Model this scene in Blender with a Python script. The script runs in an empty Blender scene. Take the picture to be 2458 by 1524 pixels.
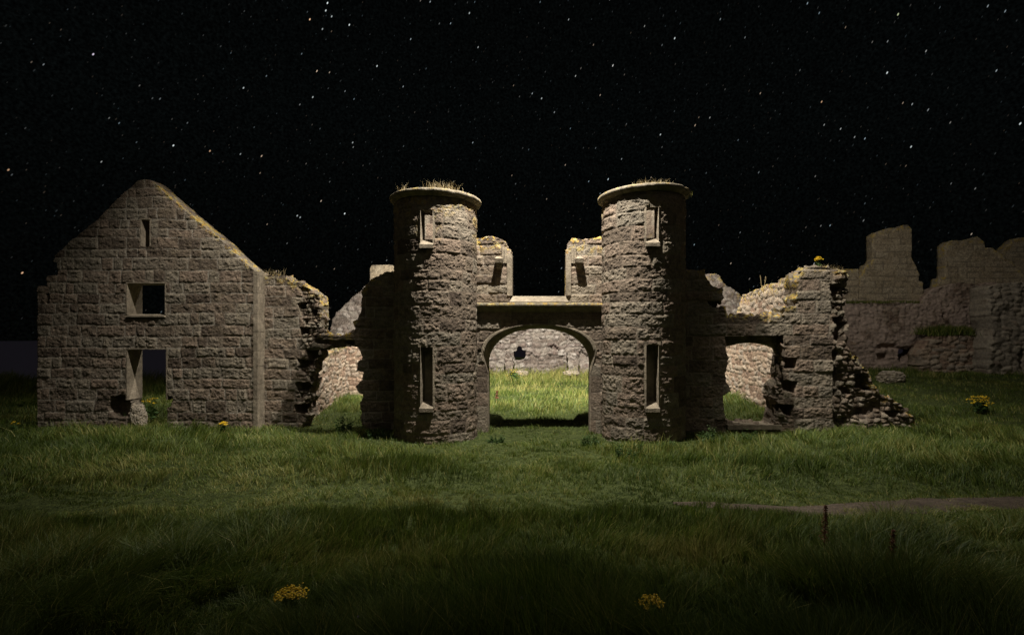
import bpy, bmesh, math, random
import numpy as np
from mathutils import Vector, Matrix
R = math.radians
random.seed(7); rng = np.random.default_rng(7)
C = bpy.context.scene.collection

# ------------------------------------------------------------------ camera
CAMY, EYE, F, PX, PY = -14.0, 2.7, 1199.3, 1294.0, 814.3      # focal length and principal point of the 2458 px photograph
cam = bpy.data.cameras.new('camera'); co = bpy.data.objects.new('camera', cam); C.objects.link(co)
co.location = (0, CAMY, EYE); co.rotation_euler = (R(90), 0, 0)
cam.sensor_width = 36; cam.lens = F/2458*36
cam.shift_x = -(PX-1229)/2458; cam.shift_y = (PY-762)/2458
cam.clip_end = 20000; cam.clip_start = .05
bpy.context.scene.camera = co

# ------------------------------------------------------------------ world: night sky with short star trails
W = bpy.data.worlds.new('World'); bpy.context.scene.world = W; W.use_nodes = True
wh, og = (.9, 1, 1), (1, .6, .35)
STARS = [(222, 130, .8, (.9, .8, 1)), (738, 47, 1.1, og), (780, 8, 1.1, wh), (776, 26, .8, wh), (790, 40, .5, wh), (832, 60, .9, wh), (768, 70, .4, wh), (500, 360, .6, og), (413, 347, .8, wh), (821, 509, 1, wh), (1607, 92, .8, wh), (2113, 174, .8, wh),
         (2139, 35, .6, (.9, 1, .6)), (1957, 243, .6, og), (1573, 321, .6, wh), (53, 650, .8, og), (697, 657, .8, og), (1290, 235, .5, wh), (898, 158, .7, wh), (20, 405, .5, og), (2430, 295, .8, wh), (1118, 32, .5, wh), (745, 232, .5, wh), (580, 210, .5, wh), (2170, 350, .6, wh), (708, 514, .5, wh), (715, 518, .4, wh), (840, 340, .4, wh)]
def build_world():
    nt = W.node_tree; N = nt.nodes; L = nt.links; N.clear()
    def n(t, **k):
        o = N.new(t)
        for a, b in k.items(): setattr(o, a, b)
        return o
    def m(op, a, b=None, c=None):
        o = n('ShaderNodeMath', operation=op)
        for i, v in enumerate((a, b, c)):
            if v is None: continue
            if isinstance(v, (int, float)): o.inputs[i].default_value = v
            else: L.new(v, o.inputs[i])
        return o.outputs[0]
    tc = n('ShaderNodeTexCoord'); sp = n('ShaderNodeSeparateXYZ'); L.new(tc.outputs['Generated'], sp.inputs[0])
    az = m('ARCTAN2', sp.outputs[0], sp.outputs[1]); el = m('ARCSINE', sp.outputs[2])
    a = R(58); ca, sa = math.cos(a), math.sin(a)
    s = m('ADD', m('MULTIPLY', az, ca), m('MULTIPLY', el, sa))      # along the trail
    t = m('SUBTRACT', m('MULTIPLY', el, ca), m('MULTIPLY', az, sa)) # across it
    total = None
    for scale, wid, lng, power, gain, off in ((17, .0006, .0017, 3.6, .8, 0), (38, .00055, .0014, 2.2, .5, 11.3), (75, .0005, .0011, 1.6, .04, 23.7)):
        cv = n('ShaderNodeCombineXYZ'); k = wid/lng
        L.new(m('ADD', m('MULTIPLY', s, scale*k*1.0), off), cv.inputs[0]); L.new(m('MULTIPLY', t, scale), cv.inputs[1])
        vo = n('ShaderNodeTexVoronoi', voronoi_dimensions='2D', feature='F1'); vo.inputs['Scale'].default_value = 1
        L.new(cv.outputs[0], vo.inputs['Vector'])
        r = wid*scale
        fall = m('MAXIMUM', m('SUBTRACT', 1, m('POWER', m('DIVIDE', vo.outputs['Distance'], r*1.5), 2)), 0)
        sc = n('ShaderNodeSeparateColor'); L.new(vo.outputs['Color'], sc.inputs[0])
        mag = m('ADD', m('MULTIPLY', m('POWER', sc.outputs[0], power*2.4), gain), gain*.03)
        val = m('MULTIPLY', fall, mag)
        cr = n('ShaderNodeValToRGB'); L.new(sc.outputs[1], cr.inputs[0])
        e = cr.color_ramp.elements; e[0].color = (1, .8, .62, 1); e[1].color = (.62, .85, 1, 1)
        x = e.new(.35); x.color = (1, 1, .95, 1); x = e.new(.12); x.color = (1, .72, .5, 1)
        vm = n('ShaderNodeVectorMath', operation='SCALE'); L.new(cr.outputs[0], vm.inputs[0]); L.new(val, vm.inputs['Scale'])
        if total is None: total = vm.outputs[0]
        else:
            ad = n('ShaderNodeVectorMath', operation='ADD'); L.new(total, ad.inputs[0]); L.new(vm.outputs[0], ad.inputs[1]); total = ad.outputs[0]
    sx_, tx_ = s, t
    for X, Y, b0, cc in STARS:
        a0 = math.atan2(X-1284, 1190); e0 = math.atan2(808-Y, math.hypot(1190, X-1284))
        s0, t0 = a0*ca+e0*sa, e0*ca-a0*sa
        q = m('ADD', m('POWER', m('DIVIDE', m('SUBTRACT', s, s0), .0021), 2), m('POWER', m('DIVIDE', m('SUBTRACT', t, t0), .0011), 2))
        f_ = m('MULTIPLY', m('MAXIMUM', m('SUBTRACT', 1, q), 0), b0)
        vm = n('ShaderNodeVectorMath', operation='SCALE'); vm.inputs[0].default_value = cc; L.new(f_, vm.inputs['Scale'])
        ad = n('ShaderNodeVectorMath', operation='ADD'); L.new(total, ad.inputs[0]); L.new(vm.outputs[0], ad.inputs[1]); total = ad.outputs[0]
    # faint airglow, a little stronger half way up the sky, with mottling
    gr = n('ShaderNodeValToRGB'); L.new(m('MULTIPLY', el, .8), gr.inputs[0])
    e = gr.color_ramp.elements; e[0].position = 0; e[0].color = (.0009, .0011, .0010, 1); e[1].position = 1; e[1].color = (.0007, .0008, .0007, 1)
    x = e.new(.3); x.color = (.0014, .0019, .0019, 1)
    no = n('ShaderNodeTexNoise'); no.inputs['Scale'].default_value = 260; L.new(tc.outputs['Generated'], no.inputs['Vector'])
    nn = m('MULTIPLY', m('POWER', no.outputs[0], 2), 3.6)
    gs = n('ShaderNodeVectorMath', operation='SCALE'); L.new(gr.outputs[0], gs.inputs[0]); L.new(nn, gs.inputs['Scale'])
    ad = n('ShaderNodeVectorMath', operation='ADD'); L.new(total, ad.inputs[0]); L.new(gs.outputs[0], ad.inputs[1])
    bg = n('ShaderNodeBackground'); L.new(ad.outputs[0], bg.inputs['Color']); bg.inputs['Strength'].default_value = 1
    out = n('ShaderNodeOutputWorld'); L.new(bg.outputs[0], out.inputs['Surface'])
build_world()

# ------------------------------------------------------------------ lamps: an added front fill, the key flood and added unseen spots
def sun(name, direction, strength, angle, color):
    l = bpy.data.lights.new(name, 'SUN'); l.energy = strength; l.angle = R(angle); l.color = color
    o = bpy.data.objects.new(name, l); C.objects.link(o)
    o.rotation_euler = Vector(direction).to_track_quat('-Z', 'Y').to_euler(); o.location = (0, -8, 30)
def spot(name, loc, target, power, cone, blend, color=(1, .95, .86), radius=.04):
    l = bpy.data.lights.new(name, 'SPOT'); l.energy = power; l.spot_size = R(cone); l.spot_blend = blend
    l.color = color; l.shadow_soft_size = radius
    o = bpy.data.objects.new(name, l); C.objects.link(o); o.location = loc
    o.rotation_euler = (Vector(target)-Vector(loc)).to_track_quat('-Z', 'Y').to_euler()
sun('front_fill', (-.10, .55, -.6), .125, 50, (1, .94, .78))  # added soft fill from the camera side, lifts shaded stone and foreground
spot('unseen_flood', (0, -2.9, 12), (0, .6, 0), 11500, 118, 1)
spot('unseen_flood', (0, -2.7, 12.2), (0, 17.5, 0), 44000, 82, 1)  # added beside the key to brighten the courtyard
spot('unseen_flood', (-6.5, -2.9, 11.8), (-10.2, .4, 1.5), 3500, 59, 1)  # unseen spot added to light the house front
spot('unseen_flood', (6.4, -3.4, 11), (9.5, 0, 2.5), 3000, 62, 1)  # extra spot, put in to light the right broken wall
spot('unseen_flood', (-3, 4, 12), (-8.2, 6, 0), 10000, 76, 1)  # added behind the gate, brightens the left gap and inner wall
spot('unseen_flood', (3, 4, 12), (7.5, 6, 0), 8500, 66, 1)  # its added counterpart for the right doorway and inner wall
spot('unseen_flood', (11, 4, 13), (20, 14, 2), 2100, 110, 1)  # weak added spot that lifts the far right mansion and slope
vs = bpy.context.scene.view_settings
vs.view_transform = 'Standard'; vs.look = 'None'; vs.exposure = 0; vs.gamma = 1

# ------------------------------------------------------------------ numpy noise
def _h(ix, iy, iz, s):
    h = (ix.astype(np.int64)*73856093) ^ (iy.astype(np.int64)*19349663) ^ (iz.astype(np.int64)*83492791) ^ (s*2654435761)
    h = (h ^ (h >> 13))*1274126177 & 0x7fffffff
    h = (h ^ (h >> 16)) & 0xffffff
    return h/float(0xffffff)
def vnoise(x, y, z, s=0):
    x = np.asarray(x, float); y = np.asarray(y, float)+0*x; z = np.asarray(z, float)+0*x
    ix, iy, iz = np.floor(x), np.floor(y), np.floor(z)
    fx, fy, fz = x-ix, y-iy, z-iz
    fx, fy, fz = [f*f*(3-2*f) for f in (fx, fy, fz)]
    r = 0
    for dx in (0, 1):
        for dy in (0, 1):
            for dz in (0, 1):
                r = r+_h(ix+dx, iy+dy, iz+dz, s)*(fx if dx else 1-fx)*(fy if dy else 1-fy)*(fz if dz else 1-fz)
    return r*2-1
def fbm(x, y, z, oct=4, s=0, gain=.5):
    r = 0; a = 1; t = 0
    for i in range(oct):
        r = r+a*vnoise(x*2**i+i*7.3, y*2**i, z*2**i, s+i); t += a; a *= gain
    return r/t
def sst(a, b, x):
    t = np.clip((x-a)/(b-a), 0, 1); return t*t*(3-2*t)

# ------------------------------------------------------------------ object helpers
def tag(o, label=None, cat=None, group=None, kind=None):
    if label: o['label'] = label
    if cat: o['category'] = cat
    if group: o['group'] = group
    if kind: o['kind'] = kind
    return o
def thing(name, loc, label, cat, group=None):
    o = bpy.data.objects.new(name, None); C.objects.link(o); o.location = loc; o.empty_display_size = .3
    bpy.context.view_layer.update()
    if label: o['kind'] = 'thing'
    return tag(o, label, cat, group)
def link(name, me, mat, parent=None):
    if mat: me.materials.append(mat)
    o = bpy.data.objects.new(name, me); C.objects.link(o)
    if parent is not None:                       # meshes are in world space: parent keeps them there
        o.parent = parent
        p = parent; off = Vector((0, 0, 0))
        while p is not None: off += p.location; p = p.parent
        o.location = -off
    return o
def npmesh(name, v, polys_flat, sizes, smooth=False, attrs=None):
    me = bpy.data.meshes.new(name)
    v = np.asarray(v, np.float32)
    me.vertices.add(len(v)); me.vertices.foreach_set('co', v.ravel())
    sizes = np.asarray(sizes, np.int32); starts = np.concatenate(([0], np.cumsum(sizes)[:-1])).astype(np.int32)
    me.loops.add(int(sizes.sum())); me.loops.foreach_set('vertex_index', np.asarray(polys_flat, np.int32).ravel())
    me.polygons.add(len(sizes)); me.polygons.foreach_set('loop_start', starts); me.polygons.foreach_set('loop_total', sizes)
    if smooth: me.polygons.foreach_set('use_smooth', np.ones(len(sizes), bool))
    for k, a in (attrs or {}).items():
        at = me.color_attributes.new(k, 'FLOAT_COLOR', 'POINT')
        at.data.foreach_set('color', np.asarray(a, np.float32).ravel())
    me.update(); me.validate()
    return me
def bmobj(name, bm, mat, parent=None, smooth=False, bevel=0):
    if bevel:
        bmesh.ops.bevel(bm, geom=[e for e in bm.edges if len(e.link_faces) == 2 and e.calc_face_angle(0) > .5], offset=bevel, segments=1, affect='EDGES', profile=.5)
    bmesh.ops.recalc_face_normals(bm, faces=bm.faces)
    me = bpy.data.meshes.new(name); bm.to_mesh(me); bm.free()
    if smooth:
        for p in me.polygons: p.use_smooth = True
    return link(name, me, mat, parent)
def hexa(bm, pts):                                # 8 points: bottom ring of 4, top ring of 4
    vs_ = [bm.verts.new(p) for p in pts]
    for f in ((0, 1, 2, 3), (4, 5, 6, 7), (0, 1, 5, 4), (1, 2, 6, 5), (2, 3, 7, 6), (3, 0, 4, 7)):
        bm.faces.new([vs_[i] for i in f])
def box(bm, x0, x1, y0, y1, z0, z1):
    hexa(bm, [(x0, y0, z0), (x1, y0, z0), (x1, y1, z0), (x0, y1, z0), (x0, y0, z1), (x1, y0, z1), (x1, y1, z1), (x0, y1, z1)])
def tube(bm, pts, rads, seg=6):
    rings = []
    pts = [Vector(p) for p in pts]
    for i, p in enumerate(pts):
        d = (pts[min(i+1, len(pts)-1)]-pts[max(i-1, 0)]).normalized()
        a = d.orthogonal().normalized(); b = d.cross(a)
        rings.append([bm.verts.new(p+(a*math.cos(t)+b*math.sin(t))*rads[i]) for t in [k*2*math.pi/seg for k in range(seg)]])
    for r0, r1 in zip(rings, rings[1:]):
        for k in range(seg): bm.faces.new((r0[k], r0[(k+1) % seg], r1[(k+1) % seg], r1[k]))
    bm.faces.new(rings[0]); bm.faces.new(rings[-1])

# ------------------------------------------------------------------ materials
def stone_mat(name, cols, mortar, bump=.5, fine=60, lichen=True, rough=.9, attr=True, patch=None):
    m = bpy.data.materials.new(name); m.use_nodes = True; nt = m.node_tree; N = nt.nodes; L = nt.links
    b = N['Principled BSDF']; b.inputs['Roughness'].default_value = rough; b.inputs['Specular IOR Level'].default_value = .25
    tc = N.new('ShaderNodeTexCoord')
    def noise(scale, det=4, ro=.6):
        o = N.new('ShaderNodeTexNoise'); o.inputs['Scale'].default_value = scale; o.inputs['Detail'].default_value = det; o.inputs['Roughness'].default_value = ro
        L.new(tc.outputs['Object'], o.inputs['Vector']); return o.outputs['Fac']
    def mix(a, bb, f, mode='MIX'):
        o = N.new('ShaderNodeMix'); o.data_type = 'RGBA'; o.blend_type = mode
        for i, v in ((6, a), (7, bb), (0, f)):
            if isinstance(v, (int, float)): o.inputs[i].default_value = v
            elif isinstance(v, tuple): o.inputs[i].default_value = v
            else: L.new(v, o.inputs[i])
        return o.outputs[2]
    def ramp(f, *st):
        o = N.new('ShaderNodeValToRGB'); L.new(f, o.inputs[0]); e = o.color_ramp.elements
        e[0].position, e[0].color = st[0][0], (*st[0][1], 1); e[1].position, e[1].color = st[-1][0], (*st[-1][1], 1)
        for p, c in st[1:-1]: x = e.new(p); x.color = (*c, 1)
        return o.outputs[0]
    k = len(cols)-1
    if attr:
        at = N.new('ShaderNodeVertexColor'); at.layer_name = 'tint'
        sp = N.new('ShaderNodeSeparateColor'); L.new(at.outputs[0], sp.inputs[0])
        col = ramp(sp.outputs[0], *[(i/k, c) for i, c in enumerate(cols)])
    else:
        col = ramp(noise(1.2), *[(.3+.4*i/k, c) for i, c in enumerate(cols)])
    sc = ramp(noise(7, 6), (.25, (.55, .54, .53)), (.75, (1.42, 1.40, 1.36)))
    col = mix(col, sc, 1.0, 'MULTIPLY')
    sp2 = ramp(noise(fine, 2), (.3, (.55, .54, .53)), (.7, (1.45, 1.45, 1.42)))
    col = mix(col, sp2, 1.0, 'MULTIPLY')
    if patch:                                    # old lime plaster still holding on in patches
        pm = ramp(noise(.45, 5, .65), (.46, (0, 0, 0)), (.54, (1, 1, 1)))
        pc = mix((*patch, 1), sc, 1.0, 'MULTIPLY'); col = mix(col, pc, pm)
    if attr:
        col = mix(col, (*mortar, 1), sp.outputs[1])
        if lichen:
            ln = ramp(noise(4.5, 6, .7), (.50, (0, 0, 0)), (.56, (1, 1, 1)))
            lf = N.new('ShaderNodeMath'); lf.operation = 'MULTIPLY'; L.new(ln, lf.inputs[0]); L.new(sp.outputs[2], lf.inputs[1])
            lc = ramp(noise(13), (.35, (.34, .17, .03)), (.5, (.42, .30, .05)), (.66, (.33, .33, .24)))
            col = mix(col, lc, lf.outputs[0])
    L.new(col, b.inputs['Base Color'])
    bp = N.new('ShaderNodeBump'); bp.inputs['Strength'].default_value = bump; bp.inputs['Distance'].default_value = .035
    ad = N.new('ShaderNodeMath'); ad.operation = 'MULTIPLY_ADD'; L.new(noise(fine*.45, 5, .7), ad.inputs[0]); ad.inputs[1].default_value = 1.0
    L.new(noise(11, 4), ad.inputs[2]); L.new(ad.outputs[0], bp.inputs['Height']); L.new(bp.outputs[0], b.inputs['Normal'])
    return m
ROCK = [(.088, .066, .050), (.142, .112, .084), (.19, .142, .108), (.160, .138, .108), (.218, .182, .140)]
M_ashlar = stone_mat('rock_faced_granite', ROCK, (.33, .295, .24), .9, 55)
M_dress = stone_mat('dressed_granite', [(.15, .125, .092), (.28, .235, .18)], (.3, .3, .3), .45, 80, attr=False)
M_dress_l = stone_mat('dressed_granite_lichen', [(.14, .12, .088), (.215, .185, .14)], (.10, .085, .065), .45, 90, attr=True)
M_rubble = stone_mat('pink_rubble', [(.17, .115, .085), (.28, .195, .145), (.31, .235, .175), (.24, .20, .165), (.34, .27, .205)], (.30, .26, .205), .8, 40)
M_rubble_g = stone_mat('grey_rubble', [(.08, .062, .052), (.17, .14, .12), (.24, .215, .19), (.12, .09, .078), (.32, .29, .265)], (.05, .042, .035), .9, 22)
M_core = stone_mat('broken_wall_core', [(.17, .145, .115), (.25, .215, .175), (.31, .27, .215), (.2, .155, .12)], (.12, .1, .08), 1, 45)
M_plaster = stone_mat('plastered_rubble', [(.10, .066, .05), (.19, .135, .10), (.26, .205, .16)], (.26, .22, .18), .8, 20, patch=(.34, .26, .215))
M_far = stone_mat('far_ashlar', [(.24, .195, .135), (.29, .235, .165), (.31, .26, .19)], (.12, .10, .075), .4, 20)

def leaf_mat(name, a, b_, c, trans=.35):
    m = bpy.data.materials.new(name); m.use_nodes = True; nt = m.node_tree; N = nt.nodes; L = nt.links
    b = N['Principled BSDF']; b.inputs['Roughness'].default_value = .55; b.inputs['Specular IOR Level'].default_value = .3
    at = N.new('ShaderNodeVertexColor'); at.layer_name = 'tint'; sp = N.new('ShaderNodeSeparateColor'); L.new(at.outputs[0], sp.inputs[0])
    r = N.new('ShaderNodeValToRGB'); L.new(sp.outputs[0], r.inputs[0]); e = r.color_ramp.elements
    e[0].color = (*a, 1); e[1].color = (*c, 1); x = e.new(.5); x.color = (*b_, 1)
    tr = N.new('ShaderNodeBsdfTranslucent'); L.new(r.outputs[0], b.inputs['Base Color']); L.new(r.outputs[0], tr.inputs['Color'])
    mx = N.new('ShaderNodeMixShader'); mx.inputs[0].default_value = trans
    L.new(b.outputs[0], mx.inputs[1]); L.new(tr.outputs[0], mx.inputs[2]); L.new(mx.outputs[0], N['Material Output'].inputs['Surface'])
    return m
M_grass = leaf_mat('grass_blades', (.036, .062, .008), (.105, .145, .020), (.33, .29, .09))
M_leaf = leaf_mat('weed_leaves', (.035, .07, .018), (.06, .11, .028), (.12, .17, .05))
M_dry = leaf_mat('dry_stalks', (.16, .13, .06), (.26, .2, .1), (.38, .3, .17))
M_yellow = leaf_mat('ragwort_flowers', (.45, .25, .008), (.62, .40, .012), (.72, .52, .02), .2)
M_rust = leaf_mat('dock_seeds', (.10, .035, .018), (.16, .06, .03), (.2, .09, .045), .2)
M_purple = leaf_mat('purple_heads', (.16, .1, .24), (.22, .15, .32), (.3, .22, .4), .2)

# ------------------------------------------------------------------ photo coordinates to world at depth D
def zoomer(x0, y0, sx, sy): return lambda p: (x0+p[0]*sx, y0+p[1]*sy)
Z1 = zoomer(0, 400, 1/2.1605, 1/2.16); Z2 = zoomer(860, 400, 460/994, 700/1512); Z3 = zoomer(1300, 400, 460/994, 700/1512)
Z4 = zoomer(1640, 500, 818/2061, 600/1512); Z5 = zoomer(600, 600, 1/3.025, 1/3.024); Z6 = zoomer(1120, 550, 360/1027, 530/1512)
def UZ(zf, pts, D): return [((X-PX)*D/F, EYE+(PY-Y)*D/F) for X, Y in (zf(p) for p in pts)]

# ------------------------------------------------------------------ masonry fields: (u, z) -> relief, block tint, joint
def ashlar(seed, hmin=.27, hmax=.40, wmin=.32, wmax=.85, amp=.045, joint=.013, off=.012, ground=-.3, top=9, rough=1.0, jcol=1.0, rec=.006):
    r = np.random.default_rng(seed); zs = [ground]
    while zs[-1] < top: zs.append(zs[-1]+r.uniform(hmin, hmax))
    zs = np.array(zs); rows = []
    for _ in zs:
        e = [-40+r.uniform(0, .5)]
        while e[-1] < 40: e.append(e[-1]+wmin*.7+(wmax*1.15-wmin*.7)*r.random()**1.3)
        rows.append((np.array(e), r.random(len(e)+1), r.normal(0, 1, len(e)+1)))
    def f(u, z):
        uu = u+.022*vnoise(u*3.1, z*3.3, 5, seed)+.01*vnoise(u*9, z*9, 5, seed); zz = z+.024*vnoise(u*1.3, z*1.5, 9, seed)+.010*vnoise(u*7, z*7, 9, seed)
        k = np.clip(np.searchsorted(zs, zz)-1, 0, len(zs)-2)
        dv = np.minimum(zz-zs[k], zs[k+1]-zz); du = np.empty_like(uu); tn = np.empty_like(uu); bo = np.empty_like(uu)
        for i in np.unique(k):
            e, t, o = rows[i]; s_ = k == i; j = np.clip(np.searchsorted(e, uu[s_])-1, 0, len(e)-2)
            du[s_] = np.minimum(uu[s_]-e[j], e[j+1]-uu[s_]); tn[s_] = t[j]; bo[s_] = o[j]
        d = np.minimum(du, dv)+.006*vnoise(u*14, z*14, 3, seed)
        jn = 1-sst(joint*.5, joint*1.5, d)
        body = sst(joint, .05, d)
        n1 = fbm(u*6, z*8, bo*3, 4, seed, .6); n2 = np.abs(fbm(u*13, z*18, bo, 3, seed+5, .6)); n3 = np.abs(fbm(u*27, z*31, bo, 2, seed+6, .7))
        keep = vnoise(u*2.2, z*2.2, 4, seed+3) > -.3
        h = off*bo*body+amp*body*(.55+.75*n1*rough-.85*n2*rough-.45*n3*rough)-rec*(1-sst(joint*.6, joint*1.6, d))*(.45+.55*keep)
        return h, np.clip(tn+.12*n1, 0, 1), jn*jcol*np.where(keep, 1, .25)*.8
    return f
def rubble(seed, w=.30, hgt=.15, amp=.05, jw=.10, jcol=.8, lum=0.0):
    def f(u, z):
        a = u/w+.35*vnoise(u*2, z*2, 1, seed); b = z/hgt+.5*vnoise(u*1.5, z*2, 2, seed)
        ia, ib = np.floor(a), np.floor(b); F1 = np.full_like(a, 9.); F2 = F1.copy(); idr = np.zeros_like(a)
        for dx in (-1, 0, 1):
            for dy in (-1, 0, 1):
                cx, cy = ia+dx, ib+dy
                px = cx+.1+.8*_h(cx, cy, cx*0, seed); py = cy+.2+.6*_h(cx, cy, cx*0+1, seed)
                dd = np.maximum(np.abs(a-px), np.abs(b-py))*.55+np.hypot(a-px, b-py)*.45
                q = _h(cx, cy, cx*0+2, seed)
                n_ = dd < F1
                F2 = np.where(n_, F1, np.minimum(F2, dd)); F1 = np.where(n_, dd, F1); idr = np.where(n_, q, idr)
        e = F2-F1; body = sst(jw*.3, jw*2.6, e)
        n1 = fbm(u*6, z*7, idr*9, 4, seed, .6)
        h = amp*(body*(.35+.9*idr)+.5*n1*body)+lum*fbm(u*1.3, z*1.3, 4, 3, seed+8)
        return h, np.clip(idr+.12*n1, 0, 1), (1-sst(jw*.3, jw, e))*jcol
    return f

def pip(u, z, poly):
    r = np.zeros(u.shape, bool); P = np.array(poly); Q = np.roll(P, -1, 0)
    for (x1, y1), (x2, y2) in zip(P, Q):
        if y1 == y2: continue
        c = ((y1 > z) != (y2 > z)) & (u < (x2-x1)*(z-y1)/(y2-y1)+x1); r ^= c
    return r
def nearest(u, z, polys):
    best = np.full(u.shape, 1e9); bu = u.copy(); bz = z.copy()
    for poly in polys:
        P = np.array(poly); Q = np.roll(P, -1, 0)
        for (x1, y1), (x2, y2) in zip(P, Q):
            dx, dy = x2-x1, y2-y1; L2 = dx*dx+dy*dy
            if L2 < 1e-12: continue
            t = np.clip(((u-x1)*dx+(z-y1)*dy)/L2, 0, 1); qx, qy = x1+t*dx, y1+t*dy
            d = (u-qx)**2+(z-qy)**2; m_ = d < best
            best = np.where(m_, d, best); bu = np.where(m_, qx, bu); bz = np.where(m_, qy, bz)
    return bu, bz, np.sqrt(best)
def ragged(poly, amp=.035, step=.07, seed=0, clean=None):
    out = []; P = list(poly)
    for (x1, y1), (x2, y2) in zip(P, P[1:]+P[:1]):
        L_ = math.hypot(x2-x1, y2-y1); n_ = max(1, int(L_/step))
        for i in range(n_):
            t = i/n_; x, y = x1+(x2-x1)*t, y1+(y2-y1)*t
            if clean and clean(x, y): 
                if i == 0: out.append((x, y))
                continue
            a = amp*float(fbm(np.array([x*5.]), np.array([y*5.]), np.array([seed*1.]), 3, 3)[0])*2
            b = amp*float(fbm(np.array([x*5.+40]), np.array([y*5.]), np.array([seed*1.]), 3, 4)[0])*2
            out.append((x+a, y+b))
    return out
def wall(name, parent, mat, outer, holes=(), field=None, thick=.5, res=.03, mp=None, cavities=(), zones=(), edge=.05, seed=0, clean=None, lichen_top=None, nseg=4, back=True):
    """outer, holes: polygons in (u, z); mp(u, z, w) -> xyz, w = outwards; cavities: (polygon, depth); zones: (polygon, field, offset)"""
    us = [p[0] for p in outer]; zs = [p[1] for p in outer]
    u0, u1, z0, z1 = min(us)-res, max(us)+res, min(zs)-res, max(zs)+res
    nu, nz = int((u1-u0)/res)+2, int((z1-z0)/res)+2
    U, Zz = np.meshgrid(u0+np.arange(nu)*res, z0+np.arange(nz)*res); U = U.ravel(); Zz = Zz.ravel()
    ins = pip(U, Zz, outer)
    for h_ in holes: ins &= ~pip(U, Zz, h_)
    i = np.arange((nz-1)*(nu-1)); a = (i//(nu-1))*nu+i % (nu-1)
    q = np.stack([a, a+1, a+nu+1, a+nu], 1)
    cnt = ins[q].sum(1); q = q[cnt >= 2]
    used = np.unique(q); remap = -np.ones(nu*nz, int); remap[used] = np.arange(len(used)); q = remap[q]
    U, Zz, ins = U[used], Zz[used], ins[used]
    polys = [outer]+list(holes)
    o_ = ~ins
    bu, bz, _ = nearest(U[o_], Zz[o_], polys); U[o_] = bu; Zz[o_] = bz
    h, tn, jn = field(U, Zz)
    for poly, fl, off in zones:
        m_ = pip(U, Zz, poly)
        if m_.any(): h2, t2, j2 = fl(U[m_], Zz[m_]); h[m_] = h2+off; tn[m_] = t2; jn[m_] = j2
    for poly, dep in cavities:
        m_ = pip(U+.03*vnoise(U*7, Zz*7, 3, seed), Zz+.03*vnoise(U*7, Zz*7, 8, seed), poly)
        h[m_] = -dep+.05*fbm(U[m_]*7, Zz[m_]*7, 2, 3, seed+2); jn[m_] = 0
    # boundary edges
    e = np.concatenate([q[:, [0, 1]], q[:, [1, 2]], q[:, [2, 3]], q[:, [3, 0]]]); es = np.sort(e, 1)
    key = es[:, 0].astype(np.int64)*len(U)+es[:, 1]; _, idx, cn = np.unique(key, return_index=True, return_counts=True)
    be = e[idx[cn == 1]]; bv = np.unique(be)
    if clean is not None:
        cl = np.array([clean(x, y) for x, y in zip(U[bv], Zz[bv])])
    else: cl = np.zeros(len(bv), bool)
    h[bv] = np.where(cl, 0, h[bv])
    lic = np.zeros(len(U))
    if lichen_top is not None: lic = lichen_top(U, Zz)
    n0 = len(U); V = [mp(U, Zz, h)]; T = [np.stack([tn, jn, lic, np.ones(n0)], 1)]
    faces = [q]
    bm_ = -np.ones(n0, int); bm_[bv] = np.arange(len(bv)); nb = len(bv)
    hb = .03*fbm(U*4, Zz*4, 6, 3, seed+4)
    # levels of the sides
    prev = None
    base = n0
    for k in range(1, nseg):
        w = -thick*k/nseg; am = np.where(cl, .002, edge)
        du = am*fbm(U[bv]*6, Zz[bv]*6, w*9+3, 3, seed+20); dz = am*fbm(U[bv]*6, Zz[bv]*6, w*9+9, 3, seed+21)
        V.append(mp(U[bv]+du*1.6, Zz[bv]+dz*1.6, w+np.where(cl, 0, .04*fbm(U[bv]*8, Zz[bv]*8, w*9, 2, seed))))
        T.append(np.stack([np.clip(tn[bv]+.3*vnoise(U[bv]*4, Zz[bv]*4, w*7), 0, 1), 0*tn[bv], lic[bv], np.ones(nb)], 1))
        cur = base+np.arange(nb)
        A = be[:, 0], be[:, 1]
        pa = (A[0] if prev is None else prev[bm_[A[0]]]); pb = (A[1] if prev is None else prev[bm_[A[1]]])
        faces.append(np.stack([pb, pa, cur[bm_[A[0]]], cur[bm_[A[1]]]], 1)); prev = cur; base += nb
    bk = base+np.arange(n0)
    V.append(mp(U, Zz, -thick-h*.6*(~np.isin(np.arange(n0), bv)))); T.append(np.stack([tn, 0*jn, lic, np.ones(n0)], 1))
    faces.append(np.stack([prev[bm_[be[:, 1]]], prev[bm_[be[:, 0]]], bk[be[:, 0]], bk[be[:, 1]]], 1))
    faces.append(bk[q][:, ::-1])
    V = np.concatenate(V); T = np.concatenate(T); Fq = np.concatenate(faces)
    me = npmesh(name, V, Fq, np.full(len(Fq), 4), attrs={'tint': T})
    return link(name, me, mat, parent)
def plane_map(y): return lambda u, z, w: np.stack([u, y-w+0*u, z+0*u], 1)
def line_map(A, B):                               # u runs along A->B, outward normal to the right of it
    A = np.array(A, float); B = np.array(B, float); d = (B-A)/np.linalg.norm(B-A); n_ = np.array([d[1], -d[0]])
    return lambda u, z, w: np.stack([A[0]+d[0]*u+n_[0]*w, A[1]+d[1]*u+n_[1]*w, z+0*u], 1)
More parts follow.
